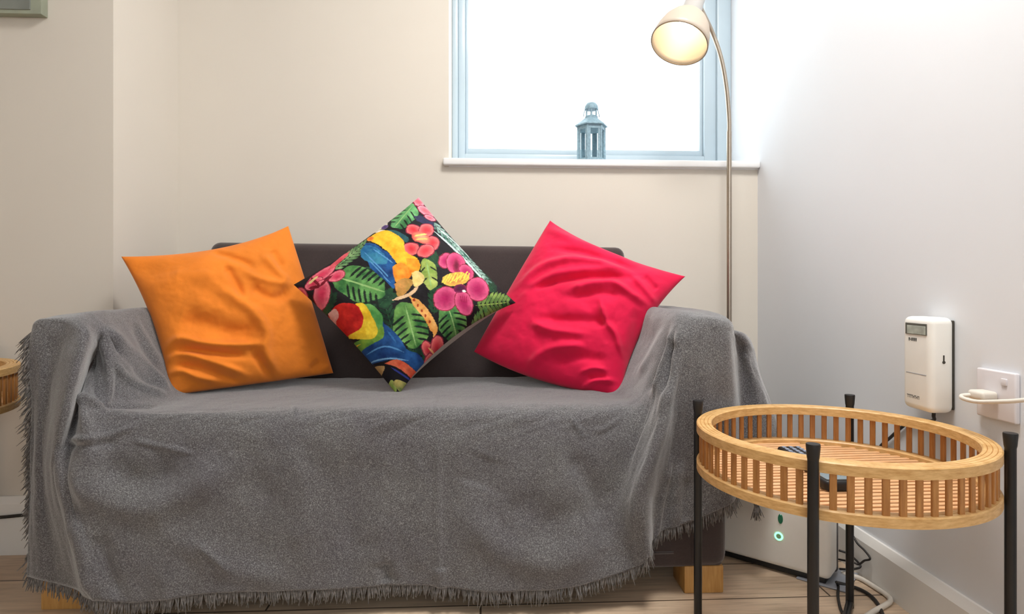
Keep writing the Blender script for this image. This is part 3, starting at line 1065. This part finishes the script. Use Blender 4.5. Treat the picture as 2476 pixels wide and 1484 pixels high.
def tray_table(x, y, r, zr, hb, zleg, rleg, a0, label, nsp, slat_rot=0.0):
    root = empty('tray_table', (x, y, 0), label, 'side table', 'bamboo tray tables')
    T = Matrix.Translation((x, y, 0))
    MB().lathe(ring_prof(r, zr - .0175, zr, .028, 4), 120, T, True).build('top_rim', M_bamboo, root, auto=35)
    zb = zr - hb
    MB().lathe(ring_prof(r, zb, zb + .0165, .024, 2), 120, T, True).build('bottom_rim', M_bamboo, root, auto=35)
    rs = r - .0075
    for k in range(nsp):
        a = 2 * math.pi * (k + .5) / nsp
        Mx = T @ Matrix.Rotation(a, 4, 'Z') @ Matrix.Translation((rs, 0, 0))
        MB().box((-.0025, -.0052, zb + .014), (.0025, .0052, zr - .015), .001, 1, Mx).build('spindle', M_bamboo2, root)
    sl = MB()
    pitch = .0165
    rin = r - .024
    n = int(2 * rin / pitch)
    Mz = T @ Matrix.Rotation(slat_rot, 4, 'Z')
    for k in range(n + 1):
        yy = -rin + pitch * (k + .3)
        if abs(yy) > rin - .004: continue
        hw = math.sqrt(rin * rin - yy * yy) + .002
        sl.box((-hw, yy - .0040, zb + .004), (hw, yy + .0040, zb + .009), .0012, 1, Mz)
    sl.build('slatted_base', M_bamboo3, root)
    for yy in (-.45 * r, .45 * r):
        hw = math.sqrt(rin * rin - yy * yy)
        MB().box((yy - .011, -hw, zb - .004), (yy + .011, hw, zb + .004), .0015, 1, Mz).build('base_batten', M_bamboo2, root)
    for k in range(4):
        a = a0 + k * math.pi / 2
        lx, ly = x + rleg * math.cos(a), y + rleg * math.sin(a)
        lg = MB().tube([(lx, ly, 0.0), (lx, ly, zleg - .004)], .0082, 14, False).build('leg', M_black, root, auto=40)
        cp = MB().lathe([(.0001, zleg), (.0100, zleg), (.0104, zleg - .002), (.0100, zleg - .008), (.0090, zleg - .020), (.0082, zleg - .024)], 20, Matrix.Translation((lx, ly, 0))).build('leg_cap', M_rubber, lg, auto=40)
    for k in range(2):
        a = a0 + k * math.pi / 2
        c_, s_ = math.cos(a) * rleg, math.sin(a) * rleg
        MB().tube([(x - c_, y - s_, .010), (x + c_, y + s_, .010)], .0078, 12, False).build('floor_bar', M_black, root, auto=40)
    return root


TX, TY, TR_, TZ = .651, 1.110, .244, .4356
tray_table(TX, TY, TR_, TZ, .089, .4624, .2528, -.645, 'round bamboo tray table on black legs standing right of the sofa', 64, 0.03)
tray_table(-1.335, 1.40, .275, .515, .100, .545, .284, math.radians(76), 'bamboo tray table mostly out of view beyond the left arm of the sofa', 70, 0.0)
ZB = TZ - .089 + .009      # top of the tray slats


# remote control on the tray
def rot_frame(x, y, z, ang):
    return Matrix.Translation((x, y, z)) @ Matrix.Rotation(ang, 4, 'Z')


r0 = Vector(at(1906, 1078, Z=ZB + .016)); r1 = Vector(at(1992, 1128, Z=ZB + .016))
rdir = (r1 - r0).normalized()
rp = r0 + rdir * .075
rem = empty('remote_control', (rp[0], rp[1], ZB), 'black remote control with pale buttons lying on the bamboo tray', 'remote control')
Mr = rot_frame(rp[0], rp[1], ZB + .0005, math.atan2(rdir.y, rdir.x))
MB().box((-.075, -.024, 0), (.075, .024, .016), .006, 4, Mr).build('body', M_rubber, rem, auto=40)
for i in range(9):
    for j in range(3):
        x, y = -.062 + i * .0145, -.0145 + j * .0145
        MB().box((x - .0048, y - .0038, .0155), (x + .0048, y + .0038, .0178), .0012, 2, Mr).build('button', M_button, rem, auto=40)

gp = at(2034, 1190, Z=ZB)
gd = empty('small_gadget', (gp[0], gp[1] + .03, ZB), 'small black rounded gadget on the bamboo tray near the front rail', 'gadget')
Mg = rot_frame(gp[0], gp[1] + .03, ZB + .0004, 0)
MB().box((-.026, -.03, 0), (.026, .03, .019), .007, 4, Mg).build('body', M_rubber, gd, auto=40)
MB().box((-.0215, -.0255, .0185), (.0215, .0255, .0205), .0015, 2, Mg).build('glossy_top', plain('glossy_grey_lid', lin(120, 135, 142), .12, var=.03), gd, auto=40)

# ------------------------------------------------------------------ floor lamp
LY = 1.93
lx = at(1763, 600, LY)[0]
lamp = empty('floor_lamp', (lx, LY, 0), 'steel gooseneck floor lamp with a lit white bell shade, behind the sofa', 'floor lamp')
MB().lathe([(.0001, 0), (.118, 0), (.12, .004), (.118, .012), (.03, .018), (.012, .026), (.0105, .04)], 48, Matrix.Translation((lx, LY, 0))).build('base', M_steel, lamp, auto=35)
ptop = at(1763, 318, LY)
MB().tube([(lx, LY, .03), (lx, LY, ptop[2])], .0078, 16, False).build('pole', M_steel, lamp, auto=40)
axis = Vector((.38, .32, .87)).normalized()
mouth = Vector(at(1642, 106, 1.80))
rad = .084
hold = mouth + axis * .178
gn = [(lx, LY, ptop[2] - .01), at(1763, 290, LY), at(1757, 215, LY - .003), at(1744, 142, LY - .008), at(1722, 78, LY - .014), tuple(hold + axis * .012 + Vector((.008, .012, -.004)))]
MB().tube(gn, .0068, 14, True, 10).build('gooseneck', M_steel, lamp, smooth=True)
Ml = frame(mouth, axis)
outer = [(rad, 0), (rad * .985, .018), (rad * .94, .042), (rad * .84, .070), (rad * .68, .094), (rad * .52, .110), (rad * .38, .118)]
inner = [(r_ - .0022, z_ + .001) for r_, z_ in outer][::-1]
inner[-1] = (rad - .0022, 0.0)
sh = MB().lathe(outer + inner, 64, Ml, True).build('lamp_shade', M_shade, lamp, smooth=True)
MB().lathe([(rad - .0026, -.0008), (rad + .0006, -.0008), (rad + .0008, .0016), (rad - .0024, .0016)], 64, Ml, True).build('shade_rim', plain('grey_brown_rim', lin(150, 132, 112), .5), lamp, smooth=True)
MB().lathe([(.0001, .262), (.024, .262), (.0265, .256), (.0285, .17), (.0315, .116), (.0001, .116)][::-1], 40, Ml).build('lamp_holder', plain('white_lamp_metal', lin(178, 174, 170), .35, var=.02), lamp, auto=35)
bz = .062
MB().lathe([(.0001, bz - .030), (.012, bz - .027), (.022, bz - .016), (.026, bz), (.023, bz + .015), (.015, bz + .034), (.013, .118)], 28, Ml).build('bulb', M_bulb, lamp, smooth=True)

# ------------------------------------------------------------------ lantern on the sill
LNX, LNY, LZ = at(1430, 386, 2.085)[0], 2.085, 1.1147
ln = empty('lantern', (LNX, LNY, LZ), 'small zinc hexagonal candle lantern standing on the window sill', 'lantern')
R6 = .047


def hexa(r, off=0.0): return [(r * math.cos(math.pi / 3 * k + off), r * math.sin(math.pi / 3 * k + off)) for k in range(6)]


TL_ = Matrix.Translation((LNX, LNY, LZ)) @ Matrix.Rotation(math.radians(4), 4, 'Z')
hp = hexa(R6)
MB().prism(hexa(R6 + .002), 0, .012, TL_).build('base', M_lantern, ln)
for k in range(6):
    x, y = hp[k]
    MB().tube([TL_ @ Vector((x * .97, y * .97, .010)), TL_ @ Vector((x * .97, y * .97, .122))], .0042, 8, False).build('post', M_lantern, ln, auto=40)
for k in range(6):
    (x0, y0), (x1, y1) = hp[k], hp[(k + 1) % 6]
    a, b = (x0 * .955, y0 * .955), (x1 * .955, y1 * .955)
    mx, my = (a[0] + b[0]) / 2, (a[1] + b[1]) / 2
    Mk = TL_ @ Matrix.Translation((mx, my, 0)) @ Matrix.Rotation(math.atan2(b[1] - a[1], b[0] - a[0]), 4, 'Z')
    hw = math.hypot(b[0] - a[0], b[1] - a[1]) / 2
    MB().box((-hw + .004, -.0008, .012), (hw - .004, .0008, .112), 0, 1, Mk).build('pane', M_glass, ln)
    pf = MB()
    pf.box((-hw + .002, -.002, .010), (-hw + .010, .002, .115), .001, 1, Mk)
    pf.box((hw - .010, -.002, .010), (hw - .002, .002, .115), .001, 1, Mk)
    pf.build('pane_frame', M_lantern, ln)
MB().prism(hexa(R6 + .001), .109, .124, TL_).build('top_band', M_lantern, ln)
rf = MB()
hh = [(R6 + .009, .122), (R6 + .009, .126), (.034, .142), (.025, .150), (.0001, .150)]
V = []
for (r_, z_) in hh:
    V += [TL_ @ Vector((x, y, z_)) for x, y in hexa(r_)]
Fc = [tuple(range(6))[::-1]]
for i in range(len(hh) - 1):
    for k in range(6): Fc.append((i * 6 + k, i * 6 + (k + 1) % 6, i * 6 + 6 + (k + 1) % 6, i * 6 + 6 + k))
rf.add(V, Fc); rf.build('roof', M_lantern, ln)
MB().lathe([(.022, .149), (.022, .156), (.019, .158), (.0155, .160)], 24, TL_).build('collar', M_lantern, ln, auto=40)
for k in range(6):
    x, y = hexa(.0185, .3)[k]
    MB().tube([TL_ @ Vector((x, y, .155)), TL_ @ Vector((x, y, .183))], .0028, 6, False).build('chimney_bar', M_lantern, ln, auto=40)
MB().lathe([(.0001, .180), (.0225, .180), (.0235, .184), (.021, .194), (.015, .202), (.008, .2045), (.0001, .205)], 28, TL_).build('dome', M_lantern, ln, auto=50)
hd = [TL_ @ Vector((.027 * math.cos(a), 0, .156 + .040 * math.sin(a))) for a in np.linspace(0, math.pi, 12)]
MB().tube(hd, .0014, 8, False).build('handle', M_lantern, ln, smooth=True)

# ------------------------------------------------------------------ controller on the right wall
CY0, CY1, CXF = 1.166, 1.249, .8757
CZ0, CZ1 = .449, .637
ctl = empty('wall_controller', (XR, (CY0 + CY1) / 2, CZ0), 'white plastic controller with grey display mounted on the right wall', 'controller')
MB().box((CXF, CY0, CZ0), (XR - .004, CY1, CZ1), .013, 5).build('casing', M_white, ctl, auto=45)
MB().box((XR - .005, CY0 + .006, CZ0 + .006), (XR, CY1 - .006, CZ1 - .006), .002).build('back_plate', M_dark, ctl)
yA, yB_ = at(2241, 800, X=CXF)[1], at(2190, 800, X=CXF)[1]
zA, zB = at(2190, 806, X=CXF)[2], at(2190, 779, X=CXF)[2]
dsp = MB().box((CXF - .0012, yA, zA), (CXF + .002, yB_, zB), .0008).build('display', M_screen_b, ctl)
MB().box((CXF - .0018, yA + .002, zA + .001), (CXF + .001, yB_ - .006, zB - .005), .0005).build('liquid_crystal', M_screen, dsp)


def smudge(x, y0, y1, z0, z1, n, seed):
    """a row of illegible printed characters on a face looking towards -X"""
    r = random.Random(seed); m = MB()
    w_ = (y1 - y0) / n
    for k in range(n):
        ya, yb = y0 + w_ * k + w_ * .12, y0 + w_ * (k + 1) - w_ * .12
        t_ = w_ * .24
        m.box((x - .0004, ya, z0), (x + .0006, ya + t_, z1))
        kind = r.randrange(3)
        if kind != 1: m.box((x - .0004, ya, z1 - (z1 - z0) * .25), (x + .0006, yb, z1))
        if kind != 2: m.box((x - .0004, ya, z0 + (z1 - z0) * .36), (x + .0006, yb, z0 + (z1 - z0) * .62))
        if kind == 0: m.box((x - .0004, yb - t_, z0), (x + .0006, yb, z1))
    return m


y0, y1 = at(2217, 820, X=CXF)[1], at(2197, 820, X=CXF)[1]
z0, z1 = at(2206, 824, X=CXF)[2], at(2206, 816, X=CXF)[2]
smudge(CXF, y0, y1, z0, z1, 5, 2).build('small_lettering', M_ink, ctl)
y0, y1 = at(2223, 958, X=CXF)[1], at(2193, 958, X=CXF)[1]
z0, z1 = at(2206, 962, X=CXF)[2], at(2206, 954, X=CXF)[2]
smudge(CXF, y0, y1, z0, z1, 8, 5).build('maker_lettering', M_ink, ctl)
xs = at(2282, 870, CY0)
MB().box((xs[0] - .0016, CY0 - .0006, xs[2] - .006), (xs[0] + .0016, CY0 + .002, xs[2] + .009), .0006).build('slot', M_dark, ctl)
xs = at(2282, 876, CY0)
MB().lathe([(.0001, -.001), (.003, -.001), (.003, .002)], 14, frame((xs[0], CY0, xs[2]), (0, 1, 0))).build('screw', M_dark, ctl)
zl = at(2215, 903, X=CXF)[2]
MB().box((CXF - .0004, CY0 + .012, zl - .0006), (CXF + .002, CY1 - .014, zl + .0006)).build('battery_cover_line', M_grey, ctl)

cb = MB()
p0 = (.900, 1.19, CZ0 + .004)
cb.tube([p0, (.900, 1.19, CZ0 - .008), (.915, 1.215, .425), at(2197, 1022, X=.924), at(2150, 1060, X=.924), at(2128, 1080, X=.925), at(2090, 1130, X=.926), (.924, 1.50, .22)], .0034, 10, True, 8)
o = cb.build('cable', M_cable, None, smooth=True)
tag(o, 'black cable running down the right wall from the white controller', 'cable')

# ------------------------------------------------------------------ socket and plug
SY_0, SY_1 = 1.0236, 1.108
SZ0, SZ1 = .460, .548
so = empty('power_socket', (XR, (SY_0 + SY_1) / 2, SZ0), 'square white power socket on the right wall beside the controller', 'socket')
MB().box((XR - .010, SY_0, SZ0), (XR, SY_1, SZ1), .003, 3).build('face_plate', M_sock, so, auto=45)
for yy in (SY_0 + .012, SY_1 - .012):
    MB().lathe([(.0001, -.0006), (.0032, -.0006), (.0034, .002)], 14, frame((XR - .010, yy, (SZ0 + SZ1) / 2 + .001), (1, 0, 0))).build('screw', M_dark, so)
MB().box((XR - .0125, SY_0 + .016, SZ1 - .024), (XR - .009, SY_0 + .028, SZ1 - .012), .001).build('switch', M_sock, so, auto=45)
pgz = (SZ0 + SZ1) / 2 + .003
pl = empty('power_plug', (XR - .025, 1.07, pgz - .012), 'white plug with white cord pushed into the wall socket', 'plug')
MB().box((XR - .042, 1.056, pgz - .013), (XR - .0105, 1.092, pgz + .004), .006, 4).build('plug_body', M_wcable, pl, auto=45)
MB().tube([(XR - .040, 1.085, pgz - .006), (XR - .054, 1.088, pgz - .008), (XR - .066, 1.068, pgz - .0095), (XR - .070, 1.03, pgz - .008), (XR - .062, .98, pgz + .002), (XR - .045, .93, pgz + .012), (XR - .02, .85, pgz + .0)], .0037, 12, True, 10).build('cord', M_wcable, pl, smooth=True)

# ------------------------------------------------------------------ white appliance beside the sofa
A = Vector((.806, 1.392, 0)); B = Vector((.606, 1.578, 0))
ux = (A - B).normalized(); LEN = (A - B).length
uy = Vector((-ux.y, ux.x, 0))
if uy.y < 0: uy = -uy
Ma = Matrix(((ux.x, uy.x, 0, B.x), (ux.y, uy.y, 0, B.y), (0, 0, 1, 0), (0, 0, 0, 1)))
ap = empty('appliance', ((A + B) / 2 + uy * .045), 'white boxy appliance with a glowing green ring on the floor behind the tray table', 'appliance')
MB().box((0, 0, .016), (LEN, .072, .262), .014, 5, Ma).build('casing', M_white, ap, auto=45)
MB().box((.004, .070, .012), (LEN - .002, .088, .258), .004, 2, Ma).build('back_panel', M_dgrey, ap, auto=45)
MB().box((.006, .008, .004), (LEN - .012, .075, .018), .003, 2, Ma).build('plinth', M_rubber, ap, auto=45)
MB().box((LEN - .075, .0, 0), (LEN + .035, .12, .005), .0024, 2, Ma).build('foot', M_grey, ap, auto=45)


def on_face(px, py):
    k = (px - CX) / F; q = (HY - py) / F
    d = Vector((k * CS + SN, -k * SN + CS, q))
    o = Vector((0, 0, HC))
    t = (A - o).dot(uy) / d.dot(uy)
    return o + d * t


gc = on_face(1883, 1296)
Mf = frame(gc, -uy, (0, 0, 1))
MB().lathe([(.0062, .0), (.0062, .0014), (.0100, .0014), (.0100, .0)], 36, Mf).build('light_ring', M_green, ap, smooth=False)['label'] = 'glowing green ring'
MB().lathe([(.0001, .0012), (.0058, .0012), (.006, .0)], 28, Mf).build('power_button', plain('pale_green_button', lin(150, 190, 150), .4), ap)
gc2 = on_face(1887, 1254)
MB().lathe([(.0001, .002), (.005, .002), (.006, .0)], 20, frame(gc2, -uy, (0, 0, 1)) @ Matrix.Scale(2.0, 4, (1, 0, 0))).build('indicator', M_green2, ap)['label'] = 'dark green indicator'


# ------------------------------------------------------------------ loose cables
def cable(pts, r, mat, label):
    o = MB().tube(pts, r, 10, True, 8).build('cable', mat, None, smooth=True)
    tag(o, label, 'cable')
    return o


cable([at(2026, 1385, 1.50), at(2045, 1388, Z=.006), at(2080, 1398, Z=.006), at(2120, 1422, Z=.006), at(2146, 1440, Z=.006), at(2153, 1452, Z=.006), at(2140, 1463, Z=.0062), at(2112, 1478, Z=.006), at(2080, 1500, Z=.006), at(2040, 1530, Z=.006)], .0056, M_wcable,
      'thick white cable looping over the floor beside the baseboard')
cable([at(2028, 1330, 1.47), at(2050, 1338, 1.46), at(2072, 1356, 1.45), at(2080, 1370, 1.44), at(2060, 1376, 1.44), at(2030, 1375, 1.46)], .0026, M_cable,
      'thin black cable hanging in a loop behind the appliance')
cable([at(2028, 1352, 1.475), at(2060, 1358, 1.44), at(2076, 1364, 1.43), at(2090, 1355, 1.415), at(2104, 1350, 1.40), at(2090, 1330, 1.42), at(2073, 1313, 1.44), at(2060, 1290, 1.46)], .0024, M_cable,
      'thin black cable bent to a sharp point against the right baseboard')
cable([at(2022, 1408, Z=.008), at(2050, 1415, Z=.005), at(2080, 1425, Z=.005), at(2105, 1440, Z=.005), at(2124, 1462, Z=.0046), at(2140, 1500, Z=.0046)], .0040, M_cable,
      'black cable curving over the floor under the white cable')
cable([at(2022, 1406, Z=.016), at(2027, 1418, Z=.0045), at(2026, 1440, Z=.0045), at(2032, 1470, Z=.0045), at(2046, 1500, Z=.0045)], .0032, M_cable,
      'black cable running forward over the floor past the rear table leg')
cable([(-1.60, YL - .021, .094), (-1.30, YL - .021, .098), (-1.15, YL - .021, .108), (-1.0, YL - .021, .118)], .0042, M_cable,
      'black cable along the left baseboard beyond the sofa')

# ------------------------------------------------------------------ picture at the top left
c = at(98, 33, YL - .028)
pic = empty('picture', (c[0] - .25, YL, c[2]), 'grey picture hanging on the left wall, only its lower corner in view', 'picture')
MB().box((c[0] - .55, YL - .026, c[2]), (c[0], YL - .0, c[2] + .45), .002).build('canvas', M_canvas_edge, pic, auto=40)
MB().box((c[0] - .53, YL - .0285, c[2] + .010), (c[0] - .026, YL - .025, c[2] + .44), .001).build('image', M_canvas, pic)

# ------------------------------------------------------------------ light
wd = bpy.data.worlds.new('overcast'); SC.world = wd
wd.use_nodes = True
nt = wd.node_tree
bg = nt.nodes['Background']
tc = nt.nodes.new('ShaderNodeTexCoord')
ns = nt.nodes.new('ShaderNodeTexNoise'); ns.inputs['Scale'].default_value = 3.0; ns.inputs['Detail'].default_value = 4
nt.links.new(tc.outputs['Generated'], ns.inputs['Vector'])
rp_ = nt.nodes.new('ShaderNodeValToRGB')
rp_.color_ramp.elements[0].position = .35; rp_.color_ramp.elements[0].color = (.82, .87, .90, 1)
rp_.color_ramp.elements[1].position = .65; rp_.color_ramp.elements[1].color = (.88, .92, .94, 1)
nt.links.new(ns.outputs['Fac'], rp_.inputs['Fac'])
nt.links.new(rp_.outputs['Color'], bg.inputs['Color'])
bg.inputs['Strength'].default_value = 3.4


def area(name, loc, target, size, power, col, sy=None):
    l = bpy.data.lights.new(name, 'AREA')
    l.energy = power; l.color = col; l.size = size
    if sy: l.shape = 'RECTANGLE'; l.size_y = sy
    o = bpy.data.objects.new(name, l); COL.objects.link(o)
    o.location = loc
    o.rotation_euler = (Vector(target) - Vector(loc)).to_track_quat('-Z', 'Y').to_euler()
    return o


area('ceiling_light', (.40, .85, 2.37), (.40, .86, 0), .5, 30, (1.0, .97, .93))

SC.view_settings.view_transform = 'Standard'
SC.view_settings.look = 'None'
SC.view_settings.gamma = 1.0
SC.view_settings.exposure = 0.24
SC.view_settings.use_curve_mapping = False
